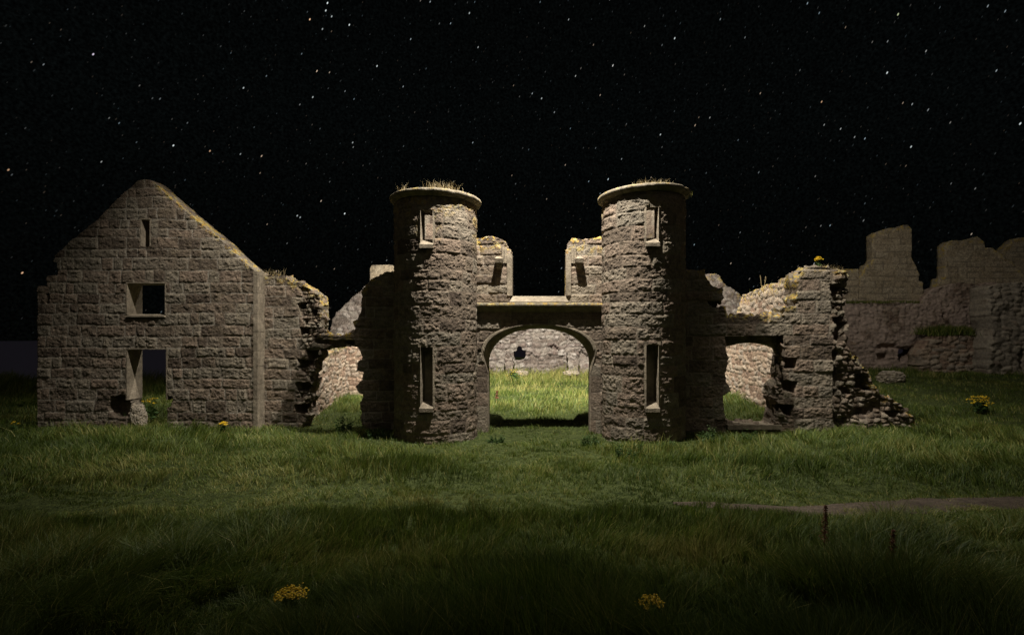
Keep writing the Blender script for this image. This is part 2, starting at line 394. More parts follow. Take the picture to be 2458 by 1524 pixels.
def topf(poly, reach=.35):                       # lichen: strong along the broken wall tops
    P = np.array(poly)
    def f(u, z):
        zt = np.full_like(u, -9.)
        for (x1, y1), (x2, y2) in zip(P, np.roll(P, -1, 0)):
            if abs(x2-x1) < 1e-6: continue
            m_ = (u >= min(x1, x2)) & (u <= max(x1, x2)); zt = np.where(m_, np.maximum(zt, y1+(y2-y1)*(u-x1)/(x2-x1)), zt)
        return np.clip(1-(zt-z)/reach, 0, 1)*.9+.03
    return f

# ------------------------------------------------------------------ terrain
def ground_z(x, y):
    x = np.asarray(x, float); y = np.asarray(y, float); D = y+14
    z = np.interp(D, [-20, 0, 4, 7.3, 8.6, 9.3, 13, 16, 20, 32, 60, 100], [.7, .62, .5, .2, .14, .22, .05, .08, .28, .62, .7, .7])
    z = z+.14*sst(-6, -9, x)*sst(10, 13, D)*(1-sst(17, 22, D))
    z = z+.10*sst(5.5, 9, x)*sst(10, 13, D)
    z = z+.30*sst(8, 14, x)*sst(16, 26, D)
    z = z-.42*sst(-8.5, -12, x)*sst(17, 24, D)
    z = z+.09*fbm(x*.45, y*.7, 3, 3, 2)*sst(3, 5, D)
    edge = y-(18+3*vnoise(x*.2, 3, 3))-26*sst(-9, -5, x)
    z = z-sst(0, 14, edge)*26
    return z
def build_ground():
    xs = np.concatenate([np.linspace(-140, -32, 14), np.arange(-31, 31.01, .25), np.linspace(32, 140, 14)])
    ys = np.concatenate([np.linspace(-60, -16, 8), np.arange(-15, 26, .25), np.linspace(27, 70, 30)])
    X, Y = np.meshgrid(xs, ys); X = X.ravel(); Y = Y.ravel(); Zz = ground_z(X, Y)
    nu = len(xs); i = np.arange((len(ys)-1)*(nu-1)); a = (i//(nu-1))*nu+i % (nu-1)
    q = np.stack([a, a+1, a+nu+1, a+nu], 1)
    me = npmesh('ground', np.stack([X, Y, Zz], 1), q, np.full(len(q), 4), smooth=True)
    m = bpy.data.materials.new('turf'); m.use_nodes = True; nt = m.node_tree; N = nt.nodes; L = nt.links; b = N['Principled BSDF']; b.inputs['Roughness'].default_value = 1
    b.inputs['Specular IOR Level'].default_value = .1
    tc = N.new('ShaderNodeTexCoord')
    n1 = N.new('ShaderNodeTexNoise'); n1.inputs['Scale'].default_value = 9; n1.inputs['Detail'].default_value = 7; L.new(tc.outputs['Object'], n1.inputs['Vector'])
    r = N.new('ShaderNodeValToRGB'); L.new(n1.outputs[0], r.inputs[0]); e = r.color_ramp.elements
    e[0].position = .3; e[0].color = (.020, .028, .008, 1); e[1].position = .7; e[1].color = (.075, .09, .028, 1)
    L.new(r.outputs[0], b.inputs['Base Color'])
    bp = N.new('ShaderNodeBump'); bp.inputs['Strength'].default_value = 1; bp.inputs['Distance'].default_value = .06
    n2 = N.new('ShaderNodeTexNoise'); n2.inputs['Scale'].default_value = 30; n2.inputs['Detail'].default_value = 5; L.new(tc.outputs['Object'], n2.inputs['Vector'])
    L.new(n2.outputs[0], bp.inputs['Height']); L.new(bp.outputs[0], b.inputs['Normal'])
    tag(link('ground', me, m), kind='structure')
build_ground()
def build_path():                                 # bare gravelly soil where feet have worn the turf through
    poly_x = np.linspace(2.0, 9.6, 90); rows = 9; V = []; 
    for j in range(rows):
        t = j/(rows-1)*2-1
        cy = -6.62+.05*(poly_x-2)+.10*np.sin(poly_x*1.1)
        wd = (.34*np.sin(np.clip((poly_x-2)/7.6, 0, 1)*math.pi)**.6+.02)*(1+.5*fbm(poly_x*1.7, t*.7, 3, 3, 5))
        y = cy+t*wd; V.append(np.stack([poly_x, y, ground_z(poly_x, y)+.035-.03*abs(t)], 1))
    V = np.concatenate(V); nu = 90; i = np.arange((rows-1)*(nu-1)); a = (i//(nu-1))*nu+i % (nu-1)
    q = np.stack([a, a+1, a+nu+1, a+nu], 1)
    m = stone_mat('bare_soil', [(.06, .045, .032), (.11, .085, .065)], (.1, .1, .1), 1, 70, attr=False)
    tag(link('path', npmesh('path', V, q, np.full(len(q), 4), smooth=True), m), kind='structure')
build_path()
def build_sea():
    bm = bmesh.new(); vs_ = [bm.verts.new(p) for p in ((-9000, -200, -27), (9000, -200, -27), (9000, 9000, -27), (-9000, 9000, -27))]; bm.faces.new(vs_)
    m = bpy.data.materials.new('sea'); m.use_nodes = True; N = m.node_tree.nodes; L = m.node_tree.links; b = N['Principled BSDF']
    b.inputs['Base Color'].default_value = (.22, .20, .33, 1); b.inputs['Roughness'].default_value = .5
    tc = N.new('ShaderNodeTexCoord'); n1 = N.new('ShaderNodeTexNoise'); n1.inputs['Scale'].default_value = .25; n1.inputs['Detail'].default_value = 6
    L.new(tc.outputs['Object'], n1.inputs['Vector']); bp = N.new('ShaderNodeBump'); bp.inputs['Strength'].default_value = .6; bp.inputs['Distance'].default_value = 1
    L.new(n1.outputs[0], bp.inputs['Height']); L.new(bp.outputs[0], b.inputs['Normal'])
    tag(bmobj('sea', bm, m), kind='structure')
build_sea()

# ================================================================== the gate
# ---- round towers
def slit(parent, cx, yf, half, z0, z1, blind, depth=.30, inner=.72):
    """splayed opening lined with dressed stone; outer face at y = yf"""
    s = thing('slit_window', (cx, yf, z0), None, None); s.parent = parent; s.location = Vector((cx, yf, z0))-parent.location
    for k in ('category', 'label'):
        if k in s: del s[k]
    hi = half*inner; zi0 = z0+.16; yb = yf+depth; o = .16
    bm = bmesh.new()
    for sg in (-1, 1):
        a, b_ = cx+sg*half, cx+sg*hi; c = cx+sg*(half+.05)
        pts = [(a, yf-.0, z0), (c, yf+.015+.012, z0), (c, yb, z0), (b_, yb, z0)]
        hexa(bm, [*pts, *[(p[0], p[1], z1) for p in pts]])
    bmobj('jamb', bm, M_dress, s)
    bm = bmesh.new(); box(bm, cx-half-.06, cx+half+.06, yf+.02, yb+.01, z1+.001, z1+.10); bmobj('lintel', bm, M_dress, s, bevel=.008)
    bm = bmesh.new()
    hexa(bm, [(cx-half-.02, yf-.05, z0-.09), (cx+half+.02, yf-.05, z0-.09), (cx+half+.02, yb, z0-.09), (cx-half-.02, yb, z0-.09),
              (cx-half-.02, yf-.05, z0+.0), (cx+half+.02, yf-.05, z0+.0), (cx+hi+.002, yf+.17, zi0), (cx-hi-.002, yf+.17, zi0)])
    bmobj('sill', bm, M_dress, s, bevel=.006)
    if blind:
        bm = bmesh.new(); box(bm, cx-half-.08, cx+half+.08, yb+.002, yb+.07, z0-.05, z1+.1); bmobj('back_panel', bm, M_dress, s)
def tower(name, cx, cy, r, ztop, label, seed, slit_dx, tilt, upz, loz):
    t = thing(name, (cx, cy, 0), label, 'tower', 'round gate towers')
    def mp(u, z, w):
        th = u/r; return np.stack([cx+(r+w)*np.sin(th), cy-(r+w)*np.cos(th), z+0*u], 1)
    half = .155
    outer = [(-math.pi*r+.001, -.3), (math.pi*r-.001, -.3), (math.pi*r-.001, ztop-.18), (-math.pi*r+.001, ztop-.18)]
    hw = r*math.asin((half+.02+abs(slit_dx))/r)-abs(slit_dx)
    sx = r*math.asin(slit_dx/r)
    holes = [[(sx-hw, a-.04), (sx+hw, a-.04), (sx+hw, b+.01), (sx-hw, b+.01)] for a, b in (upz, loz)]
    f = ashlar(seed, .22, .46, .45, 1.1, .034, .009, .004, jcol=.10, rough=1.2, rec=.004)
    wall('wall', t, M_ashlar, outer, holes, f, .32, .019, mp, edge=.0, clean=lambda u, z: True, seed=seed,
         lichen_top=lambda u, z: np.clip((z-3.9)/5, 0, .4)*sst(.0, .5, vnoise(u*1.1, z*1.1, 3, seed)))
    yf = cy-math.sqrt(r*r-slit_dx**2)-.02
    slit(t, cx+slit_dx, yf, half, upz[0], upz[1], False)
    slit(t, cx+slit_dx, yf, half, loz[0], loz[1], True)
    # coping ring: lathe of a moulded profile, cut into stones by narrow joints
    prof = [(r-.36, -.17), (r+.012, -.17), (r+.035, -.155), (r+.105, -.105), (r+.132, -.07), (r+.132, -.012), (r+.115, .0), (r-.30, .03), (r-.36, .0)]
    n_ = 160; V = []; T = []; q = []
    for i in range(n_):
        th = 2*math.pi*i/n_
        jt = 1. if i % 20 == 3 else 0.
        brk = .0
        for (pr, pz) in prof:
            rr = pr-.012*jt-(.05*max(0, fbm(np.array([i*.13]), np.array([pz*3]), np.array([seed*1.]), 3)[0]))*(pr > r)
            x, y = cx+rr*math.sin(th), cy-rr*math.cos(th)
            V.append((x, y, ztop+pz+tilt*(x-cx))); T.append((.5+.4*math.sin(i//20*2.1), jt*.9, .5 if pz > -.03 else .05, 1))
    k = len(prof)
    for i in range(n_):
        for j in range(k):
            a, b_ = i*k+j, i*k+(j+1) % k; c, d = ((i+1) % n_)*k+(j+1) % k, ((i+1) % n_)*k+j; q.append((a, d, c, b_))
    me = npmesh('coping', np.array(V), np.array(q), np.full(len(q), 4), attrs={'tint': np.array(T)}); link('coping', me, M_dress_l, t)
    return t
tower('gate_tower', -2.80, -.42, 1.09, 6.46, 'round stone gate tower to the left of the arch, dry grass tufts along its coping', 11, -.01, .0, (5.06, 5.92), (.98, 2.50))
tower('gate_tower', 2.83, -.42, 1.10, 6.58, 'round stone gate tower right of the arch, its coping broken at the right end', 23, .0, .035, (5.10, 6.0), (.98, 2.55))

# ---- gateway between the towers
gate = thing('gateway', (0, .3, 0), 'arched gateway wall of rough granite between the two round towers', 'gateway')
def arch_pts(a, zs, b, n_=28, pw=2.15):
    out = []
    for i in range(n_+1):
        t = math.pi*i/n_; c, s_ = math.cos(t), math.sin(t)
        out.append((a*math.copysign(abs(c)**(2/pw), c), zs+b*abs(s_)**(2/pw)))
    return out                                   # from +a to -a
OUT = [(1.43, -.4), (1.43, 1.75)]+arch_pts(1.605, 2.36, .765)+[(-1.43, 1.75), (-1.43, -.4)]
INN = [(1.44, -.4), (1.44, 1.60)]+arch_pts(1.455, 2.0, 1.01)+[(-1.44, 1.60), (-1.44, -.4)]
f = ashlar(31, .26, .34, .5, .9, .036, .012, jcol=.3)
fsm = ashlar(32, .3, .5, .9, 1.3, .006, .01, .002, jcol=.3)
wall('wall', gate, M_ashlar, [(-2.4, -.3), (2.4, -.3), (2.4, 3.50), (-2.4, 3.50)], [[(x*1.003, z) for x, z in OUT]], f, .55, .02, plane_map(.0),
     clean=lambda u, z: True, zones=[([(-1.72, -.3), (1.72, -.3), (1.72, 1.95), (-1.72, 1.95)], fsm, .012), ([(-2.4, 3.26), (2.4, 3.26), (2.4, 3.5), (-2.4, 3.5)], fsm, .015)])
V = []; q = []
for (ox, oz), (ix, iz) in zip(OUT, INN):
    V += [(ox*1.012, -.006, oz+.01), (ox, -.034, oz), (ix, .44, iz), (ix, .58, iz), (ox*1.03, .6, oz+.06)]
for i in range(len(OUT)-1):
    for j in range(4): a = i*5+j; q.append((a, a+5, a+6, a+1))
me = npmesh('arch', np.array(V), np.array(q), np.full(len(q), 4)); link('arch', me, M_dress, gate)
V = []; q = []                                    # weathered cornice
xs = np.linspace(-1.86, 1.86, 150)
prof = [(-.03, 3.46), (-.05, 3.50), (-.14, 3.56), (-.20, 3.60), (-.215, 3.685), (-.20, 3.70), (.13, 3.735), (.13, 3.46)]
for x in xs:
    jt = 1. if min(abs(x+.22), abs(x-.78), abs(x+1.3)) < .013 else 0.
    c = .018*max(0, float(fbm(np.array([x*6.]), np.array([1.]), np.array([2.]), 3)[0]))
    for y, z in prof: V.append((x, y+(.012*jt+c*2 if y < -.1 else 0), z-(c if z > 3.65 else 0)))
k = len(prof)
for i in range(len(xs)-1):
    for j in range(k): a, b_ = i*k+j, i*k+(j+1) % k; q.append((a, a+k, b_+k, b_))
T = np.tile([[.5, 0, .0, 1]], (len(V), 1)); T[:, 2] = [.75 if v[2] > 3.64 else 0 for v in V]
me = npmesh('cornice', np.array(V), np.array(q), np.full(len(q), 4), attrs={'tint': T}); link('cornice', me, M_dress_l, gate)
DU = 14.22
ul = UZ(Z6, [(20, 540), (20, 70), (62, 68), (120, 55), (190, 58), (235, 72), (275, 88), (280, 140), (300, 148), (300, 500)], DU)
ur = UZ(Z6, [(676, 500), (676, 145), (692, 132), (694, 95), (720, 65), (800, 72), (870, 65), (915, 55), (970, 70), (970, 540)], DU)
clean_in = lambda u, z: abs(u) < .86 and z < 5.15
up = ragged([(x, z) for x, z in ul[:-1]]+[(ul[-1][0], 3.76), (ur[0][0], 3.76)]+ur[1:-1]+[(ur[-1][0], 3.6), (ul[0][0], 3.6)], .022, .06, 4, clean=lambda x, z: z < 5.1)
wall('upper_wall', gate, M_ashlar, up, (), ashlar(35, .26, .34, .4, .8, .036, .010, jcol=.4), .42, .02, plane_map(.22), clean=clean_in, edge=.05, lichen_top=topf(up, .55), seed=5)
bm = bmesh.new()                                  # sloping sill of the lost window
hexa(bm, [(-.83, .0, 3.742), (.83, .0, 3.742), (.83, .7, 3.742), (-.83, .7, 3.742), (-.82, .01, 3.765), (.82, .01, 3.765), (.745, .26, 3.93), (-.745, .26, 3.93)])
hexa(bm, [(-.74, .263, 3.75), (.74, .263, 3.75), (.74, .66, 3.75), (-.74, .66, 3.75), (-.74, .263, 3.928), (.74, .263, 3.928), (.74, .66, 3.928), (-.74, .66, 3.928)])
bmobj('sill', bm, M_dress, gate, bevel=.006)
for sg in (-1, 1):
    bm = bmesh.new()
    a = sg*.765; b_ = sg*.905
    box(bm, min(a, b_), max(a, b_), .165, .60, 3.765 if 0 else 3.94, 5.12)
    a = sg*.915; b_ = sg*.985; box(bm, min(a, b_), max(a, b_), .18, .40, 4.86, 5.30)
    tube(bm, [(sg*1.03, .2, 4.86), (sg*1.03, .2, 5.34)], [.035, .035], 8)
    bmobj('window_jamb', bm, M_dress, gate, bevel=.01)
    cx = sg*1.13; 
    bm = bmesh.new()
    hexa(bm, [(cx-.105, -.05, 4.84), (cx+.105, -.05, 4.84), (cx+.105, .2, 4.84), (cx-.105, .2, 4.84), (cx-.12, -.08, 4.95), (cx+.12, -.08, 4.95), (cx+.12, .2, 4.95), (cx-.12, .2, 4.95)])
    hexa(bm, [(cx-.12, -.08, 4.952), (cx+.12, -.08, 4.952), (cx+.12, .2, 4.952), (cx-.12, .2, 4.952), (cx-.05, .05, 5.03), (cx+.05, .05, 5.03), (cx+.05, .2, 5.03), (cx-.05, .2, 5.03)])
    hexa(bm, [(cx-.07, .04, 4.70), (cx+.07, .04, 4.70), (cx+.07, .2, 4.70), (cx-.07, .2, 4.70), (cx-.085, -.0, 4.838), (cx+.085, -.0, 4.838), (cx+.085, .2, 4.838), (cx-.085, .2, 4.838)])
    bmobj('corbel', bm, M_dress, gate, bevel=.008)

# ================================================================== gable house front on the left
DH = 14.2; yH = DH-14
house = thing('ruined_house', (-11, yH, 0), 'roofless gable front with doorway and square window at the far left', 'building')
ho = UZ(Z1, [(195, 1440), (195, 622), (245, 622), (245, 568), (300, 562), (300, 500), (275, 495), (285, 465), (370, 385), (500, 280), (640, 140), (665, 118), (690, 95), (715, 75), (745, 68), (790, 72),
             (815, 95), (850, 135), (905, 175), (960, 225), (1040, 290), (1080, 325), (1150, 380), (1200, 430), (1255, 480), (1275, 500), (1335, 550), (1335, 1440)], DH)
ho = ragged(ho, .011, .08, 2)
door = UZ(Z1, [(655, 942), (868, 942), (868, 1185), (882, 1192), (884, 1245), (868, 1250), (866, 1440), (655, 1440)], DH)
win = UZ(Z1, [(655, 600), (862, 600), (862, 773), (655, 773)], DH); att = UZ(Z1, [(728, 270), (783, 270), (783, 418), (728, 418)], DH)
hcl = lambda u, z: (door[0][0]-.03 < u < door[1][0]+.03 and z < door[0][1]+.03 and z > .95) or (win[0][0]-.03 < u < win[1][0]+.03 and win[2][1]-.03 < z < win[0][1]+.03) or (att[0][0]-.03 < u < att[1][0]+.03 and att[2][1]-.03 < z < att[0][1]+.03) or (u > -8.1 and z < 5.1)
cav = [(UZ(Z1, [(575, 1190), (660, 1188), (660, 1300), (590, 1295), (560, 1250)], DH), .30), (UZ(Z1, [(868, 1192), (890, 1195), (888, 1245), (866, 1245)], DH), .3), (UZ(Z1, [(238, 665), (258, 662), (255, 710), (236, 705)], DH), .15)]
wall('gable_wall', house, M_ashlar, ho, [door, win, att], ashlar(41, .23, .36, .30, .78, .038, .010, .005, jcol=1.0, rough=1.1), .55, .021, plane_map(yH), cavities=cav,
     clean=hcl, edge=.04, lichen_top=lambda u, z: topf(ho, .16)(u, z)*sst(-11.4, -10.6, u), seed=3)
wf = thing('window', ((win[0][0]+win[1][0])/2, yH, win[2][1]), None, None); wf.parent = house; wf.location = wf.location-house.location; 
def surround(parent, x0, x1, z0, z1, y, t, splay=.12, sill=True, w=.035, zb=None):
    for sg, xe in ((-1, x0), (1, x1)):
        bm = bmesh.new(); a, b_ = xe, xe-sg*(-1)*0
        xo = xe+sg*w
        ptsb = [(xe, y-.012, z0), (xo, y-.012, z0), (xo, y+t, z0), (xe, y+t, z0)]
        hexa(bm, [*ptsb, *[(p[0], p[1], z1) for p in ptsb]]); bmobj('jamb', bm, M_dress, parent, bevel=.012)
    bm = bmesh.new(); box(bm, x0-w, x1+w, y-.013, y+t, z1+.001, z1+w); bmobj('lintel', bm, M_dress, parent, bevel=.01)
    if sill:
        bm = bmesh.new(); hexa(bm, [(x0-w, y-.06, z0-.07), (x1+w, y-.06, z0-.07), (x1+w, y+t, z0-.07), (x0-w, y+t, z0-.07), (x0-w*.3, y-.06, z0-.03), (x1+w*.3, y-.06, z0-.03), (x1, y+t*.45, z0+.03), (x0, y+t*.45, z0+.03)])
        bmobj('sill', bm, M_dress, parent, bevel=.008)
surround(wf, win[0][0]+.03, win[1][0]-.03, win[2][1]+.03, win[0][1]-.03, yH, .54)
af = thing('attic_window', ((att[0][0]+att[1][0])/2, yH, att[2][1]), None, None); af.parent = house; af.location = af.location-house.location
surround(af, att[0][0]+.03, att[1][0]-.03, att[2][1]+.03, att[0][1]-.03, yH, .54, sill=False)
df = thing('doorway', ((door[0][0]+door[1][0])/2, yH, 0), None, None); df.parent = house; df.location = df.location-house.location
surround(df, door[0][0]+.03, door[1][0]-.03, .98, door[0][1]-.03, yH, .54, sill=False)
bm = bmesh.new(); r_ = np.random.default_rng(5)   # dressed quoins on the inner corner: face, and the long return catching the light
z = -.1
while z < 4.6:
    h_ = min(r_.uniform(.42, .62), 4.64-z); box(bm, -8.10, -7.982+r_.uniform(-.003, .003), yH-.035, yH+.36, z+.004, z+h_-.004); z += h_
bmobj('quoin_strip', bm, M_dress, house, bevel=.008)

# ================================================================== broken wall between house and left tower
DL = 14.54
lw_poly = [(30, 165), (95, 165), (100, 185), (260, 182), (285, 215), (300, 238), (350, 240), (400, 252), (455, 290), (465, 315), (500, 325), (508, 480), (505, 565), (527, 590), (525, 612), (580, 620), (650, 625), (700, 622),
    (735, 600), (760, 570), (752, 520), (780, 500), (800, 450), (812, 340), (802, 310), (865, 240), (880, 215), (920, 195), (960, 180), (975, 165), (1120, 165), (1120, 1440), (860, 1440), (815, 1300), (805, 1130), (800, 1105), (825, 1080),
    (822, 1030), (780, 1030), (778, 985), (822, 950), (820, 880), (778, 870), (785, 820), (800, 795), (815, 790), (800, 720), (765, 695), (700, 690), (575, 690), (560, 715), (505, 722), (505, 770), (470, 800), (450, 870), (430, 900),
    (455, 930), (445, 965), (425, 1030), (440, 1060), (420, 1120), (425, 1180), (435, 1200), (390, 1245), (370, 1300), (360, 1440), (30, 1440)]
lp = ragged(UZ(Z5, lw_poly, DL), .03, .06, 6)
lwall = thing('ruined_wall', (-6, DL-14, 0), 'broken curtain wall with ragged gap under thin lintel, between gable house and left tower', 'wall')
cz = lambda L: UZ(Z5, L, DL)
cavl = [(cz([(345, 385), (415, 380), (400, 430), (360, 435)]), .30), (cz([(440, 425), (495, 430), (480, 480), (450, 470)]), .28), (cz([(365, 560), (440, 570), (420, 600), (370, 615)]), .3), (cz([(395, 500), (420, 500), (415, 545), (395, 540)]), .2),
        (cz([(410, 725), (500, 725), (500, 770), (460, 800), (450, 860), (415, 795)]), .35), (cz([(348, 795), (430, 800), (425, 850), (355, 850)]), .33), (cz([(330, 960), (440, 965), (415, 1030), (335, 1025)]), .34), (cz([(325, 1120), (420, 1118), (415, 1185), (330, 1175)]), .34),
        (cz([(470, 645), (760, 660), (760, 690), (560, 690), (480, 670)]), .12)]
core = rubble(47, .16, .11, .09, .14, .3, .12)
zl = [(cz([(345, 260), (520, 300), (530, 640), (470, 650), (430, 720), (360, 620), (400, 560), (360, 430), (410, 380)]), core, -.06), (cz([(345, 850), (420, 800), (520, 760), (440, 1250), (390, 1240), (330, 1030), (440, 960)]), core, -.12)]
wall('wall', lwall, M_ashlar, lp, (), ashlar(45, .25, .33, .35, .8, .038, .010, .006, jcol=.8, rough=1.1), .6, .021, plane_map(DL-14), cavities=cavl, zones=zl, edge=.10, lichen_top=topf(lp, .3), seed=8, nseg=6)

# ================================================================== broken wall right of the right tower
DR = 14.1
rw = [(-60, 372), (125, 375), (135, 410), (165, 440), (180, 470), (240, 490), (248, 535), (235, 550), (210, 560), (215, 600), (255, 610), (260, 650), (600, 652), (612, 625), (600, 600), (670, 600), (690, 575), (680, 540), (700, 480), (690, 450), (700, 400), (740, 365), (760, 360),
      (840, 358), (880, 365), (940, 375), (985, 375), (1000, 400), (998, 540), (985, 560), (990, 640), (1000, 650), (1000, 700), (985, 760), (995, 840), (1010, 870), (1050, 900), (1060, 930), (1075, 960), (1120, 990), (1130, 1040), (1170, 1100), (1200, 1135), (1270, 1155),
      (1310, 1190), (1370, 1230), (1390, 1260), (1420, 1290), (1430, 1330), (1480, 1350), (1480, 1440), (-60, 1440)]
rp = ragged(UZ(Z4, rw, DR), .035, .06, 9)
rdoor = ragged(UZ(Z4, [(250, 775), (608, 768), (608, 840), (625, 880), (605, 960), (600, 1040), (560, 1070), (555, 1150), (580, 1200), (565, 1260), (545, 1310), (262, 1310), (245, 1200), (240, 1130), (275, 1110), (278, 1075), (250, 1040), (250, 1000), (275, 945), (270, 920), (248, 850)], DR), .03, .06, 10,
               clean=lambda x, z: z > 2.72)
c4 = lambda L: UZ(Z4, L, DR)
rwall = thing('ruined_wall', (6.5, DR-14, 0), 'broken wall with open doorway and rubble slope at its end, right of the right tower', 'wall')
cavr = [(c4([(600, 900), (690, 905), (685, 975), (655, 970), (605, 960)]), .34), (c4([(595, 1040), (690, 1050), (680, 1120), (600, 1095)]), .36), (c4([(560, 1180), (670, 1195), (660, 1260), (600, 1240)]), .34), (c4([(895, 455), (960, 470), (940, 530), (895, 530)]), .36),
        (c4([(895, 560), (950, 590), (930, 640), (900, 650)]), .36), (c4([(905, 660), (985, 650), (1000, 700), (975, 800), (915, 830)]), .5), (c4([(905, 870), (935, 850), (925, 920), (905, 940)]), .45), (c4([(180, 605), (215, 605), (215, 560), (150, 560)]), .2),
        (c4([(1040, 1010), (1110, 1000), (1160, 1110), (1060, 1090)]), .42), (c4([(905, 950), (940, 980), (930, 1050), (905, 1060)]), .4), (c4([(960, 1080), (1030, 1080), (1040, 1120), (980, 1130)]), .36), (c4([(1060, 1210), (1160, 1230), (1150, 1260), (1050, 1250)]), .34), (c4([(1230, 1230), (1330, 1230), (1310, 1270), (1240, 1265)]), .34)]
core2 = rubble(57, .19, .15, .10, .16, .15, .34)
zr = [(c4([(905, 360), (1020, 360), (1020, 870), (1480, 1340), (1480, 1440), (960, 1440), (905, 1270)]), core2, -.14), (c4([(530, 1040), (640, 1040), (600, 1150), (640, 1300), (530, 1310)]), rubble(59, .2, .14, .08, .12, .3, .1), -.05)]
wall('wall', rwall, M_ashlar, rp, [rdoor], ashlar(55, .27, .40, .45, 1.0, .042, .009, .010, jcol=.4, rough=1.15), .75, .021, plane_map(DR-14), cavities=cavr, zones=zr, edge=.12, clean=lambda u, z: 5.0 < u < 7.2 and 2.72 < z < 2.95, lichen_top=topf(rp, .18), seed=12, nseg=7)
# rear arch of that doorway
ra = c4([(180, 700), (700, 700), (700, 768), (640, 772), (620, 860)])
x0, x1 = c4([(240, 0)])[0][0], c4([(640, 0)])[0][0]
pts = [(x0, 3.05), (x1, 3.05), (x1, 2.62)]+[(x1-.05-(x1-x0-.1)*i/14, 2.44+.16*math.sin(math.pi*i/14)) for i in range(15)]+[(x0, 2.42)]
wall('rear_arch', rwall, M_core, pts, (), rubble(61, .2, .14, .03, .1, .3), .35, .035, plane_map(.48), edge=.03, seed=14)
bm = bmesh.new(); box(bm, x0+.1, x1-.25, .0, .7, .17, .30); bmobj('threshold', bm, M_dress, rwall, bevel=.02)

# ================================================================== inner walls
wl = thing('inner_wall', (-7.5, 4, 0), 'low pink rubble wall with grassy top seen through the left gap', 'wall')
A = (-7.05, .75); B = (-8.15, 7.0); Ln = math.dist(A, B)
pl = ragged([(-.0, -.3), (Ln, -.3), (Ln, 2.42), (Ln*.7, 2.36), (Ln*.55, 2.12), (0.0, 2.1)], .05, .12, 21)
# outward normal must face +x (towards the camera side): run from B to A
mpx = lambda u, z, w: line_map(A, B)(u, z, w)
wall('wall', wl, M_rubble, pl, (), rubble(71, .42, .17, .045, .09, .55), .6, .035, mpx, edge=.05, lichen_top=topf(pl, .2), seed=15)
pl2 = ragged([(-8.16, -.3), (-5.6, -.3), (-5.9, 1.2), (-6.05, 2.1), (-6.5, 2.3), (-8.16, 2.44)], .07, .12, 22)
wall('end_wall', wl, M_rubble, pl2, (), rubble(73, .36, .18, .05, .1, .5), .5, .035, plane_map(7.05), edge=.06, lichen_top=topf(pl2, .2), seed=16)
wr = thing('inner_wall', (8.05, 5, 0), 'pink rubble wall with a stepped broken top behind the right doorway', 'wall')
B2 = (8.05, 9.5); A2 = (8.05, .95)
prof_r = [(0, -.3), (0, 2.9), (2.9, 2.95), (3.35, 3.9), (3.8, 4.41), (4.8, 4.57), (6.75, 4.60), (7.3, 4.80), (8.55, 4.75), (8.55, -.3)]
pr_ = ragged(prof_r, .07, .12, 24)
mpr = lambda u, z, w: np.stack([8.05-w+0*u, 9.5-u, z+0*u], 1)
wall('wall', wr, M_rubble, pr_, (), rubble(75, .34, .19, .055, .09, .6), .6, .035, mpr, edge=.07, lichen_top=topf(pr_, .5), seed=17)

# gables beyond
DG = 25.0
g1 = ragged(UZ(Z5, [(560, 1000), (575, 700), (585, 560), (605, 490), (625, 450), (655, 430), (760, 330), (875, 235), (1048, 232), (1200, 400), (1200, 1000)], DG), .05, .15, 30)
ga = thing('ruined_gable', (-9, DG-14, 0), 'pale pinkish gable with a square chimney stump, standing behind the left tower', 'building')
wall('wall', ga, M_rubble_g, g1, (), rubble(81, .4, .2, .07, .1, .5), .6, .06, plane_map(DG-14), seed=18)
g1c = UZ(Z5, [(872, 260), (872, 130), (885, 110), (1035, 108), (1048, 130), (1048, 260)], DG-.1)
wall('chimney', ga, M_far, g1c, (), ashlar(82, .3, .4, .5, .9, .01, .02, .004), .6, .06, plane_map(DG-14.1), seed=19, edge=.01)
g2 = ragged(UZ(Z4, [(40, 720), (40, 420), (130, 398), (200, 403), (230, 430), (260, 465), (300, 490), (350, 530), (400, 560), (400, 1000), (40, 1000)], DG), .05, .15, 31)
gb = thing('ruined_gable', (10, DG-14, 0), 'pale broken gable sloping down to the right, just right of the right tower', 'building')
wall('wall', gb, M_rubble_g, g2, (), rubble(83, .4, .2, .07, .1, .5), .6, .06, plane_map(DG-14), seed=20, lichen_top=topf(g2, .4))

# courtyard back wall
DB = 30.5; yB = DB-14
bw = thing('courtyard_wall', (0, yB, 0), 'brightly lit rubble wall across the courtyard, framed by the arch', 'wall')
bp_ = ragged([(-6.2, 0), (6.2, 0), (6.2, 3.9), (3, 4.3), (-2, 4.2), (-6.2, 4.0)], .06, .15, 33)
c6 = lambda L: UZ(Z6, L, DB)
cb0 = ragged(c6([(318, 842), (343, 832), (350, 800), (372, 796), (380, 828), (407, 840), (400, 885), (330, 905)]), .04, .08, 3)
cb = [(c6([(780, 820), (850, 880), (850, 1000), (790, 1000), (770, 900)]), .25), (c6([(560, 800), (600, 790), (640, 830), (590, 850)]), .14), (c6([(318, 748), (420, 686), (424, 694), (322, 758)]), .08), (c6([(640, 700), (740, 775), (734, 784), (634, 708)]), .08)]
wall('wall', bw, M_rubble_g, bp_, [cb0], rubble(85, .42, .24, .20, .14, .6, .16), .9, .06, plane_map(yB), cavities=cb, seed=22)
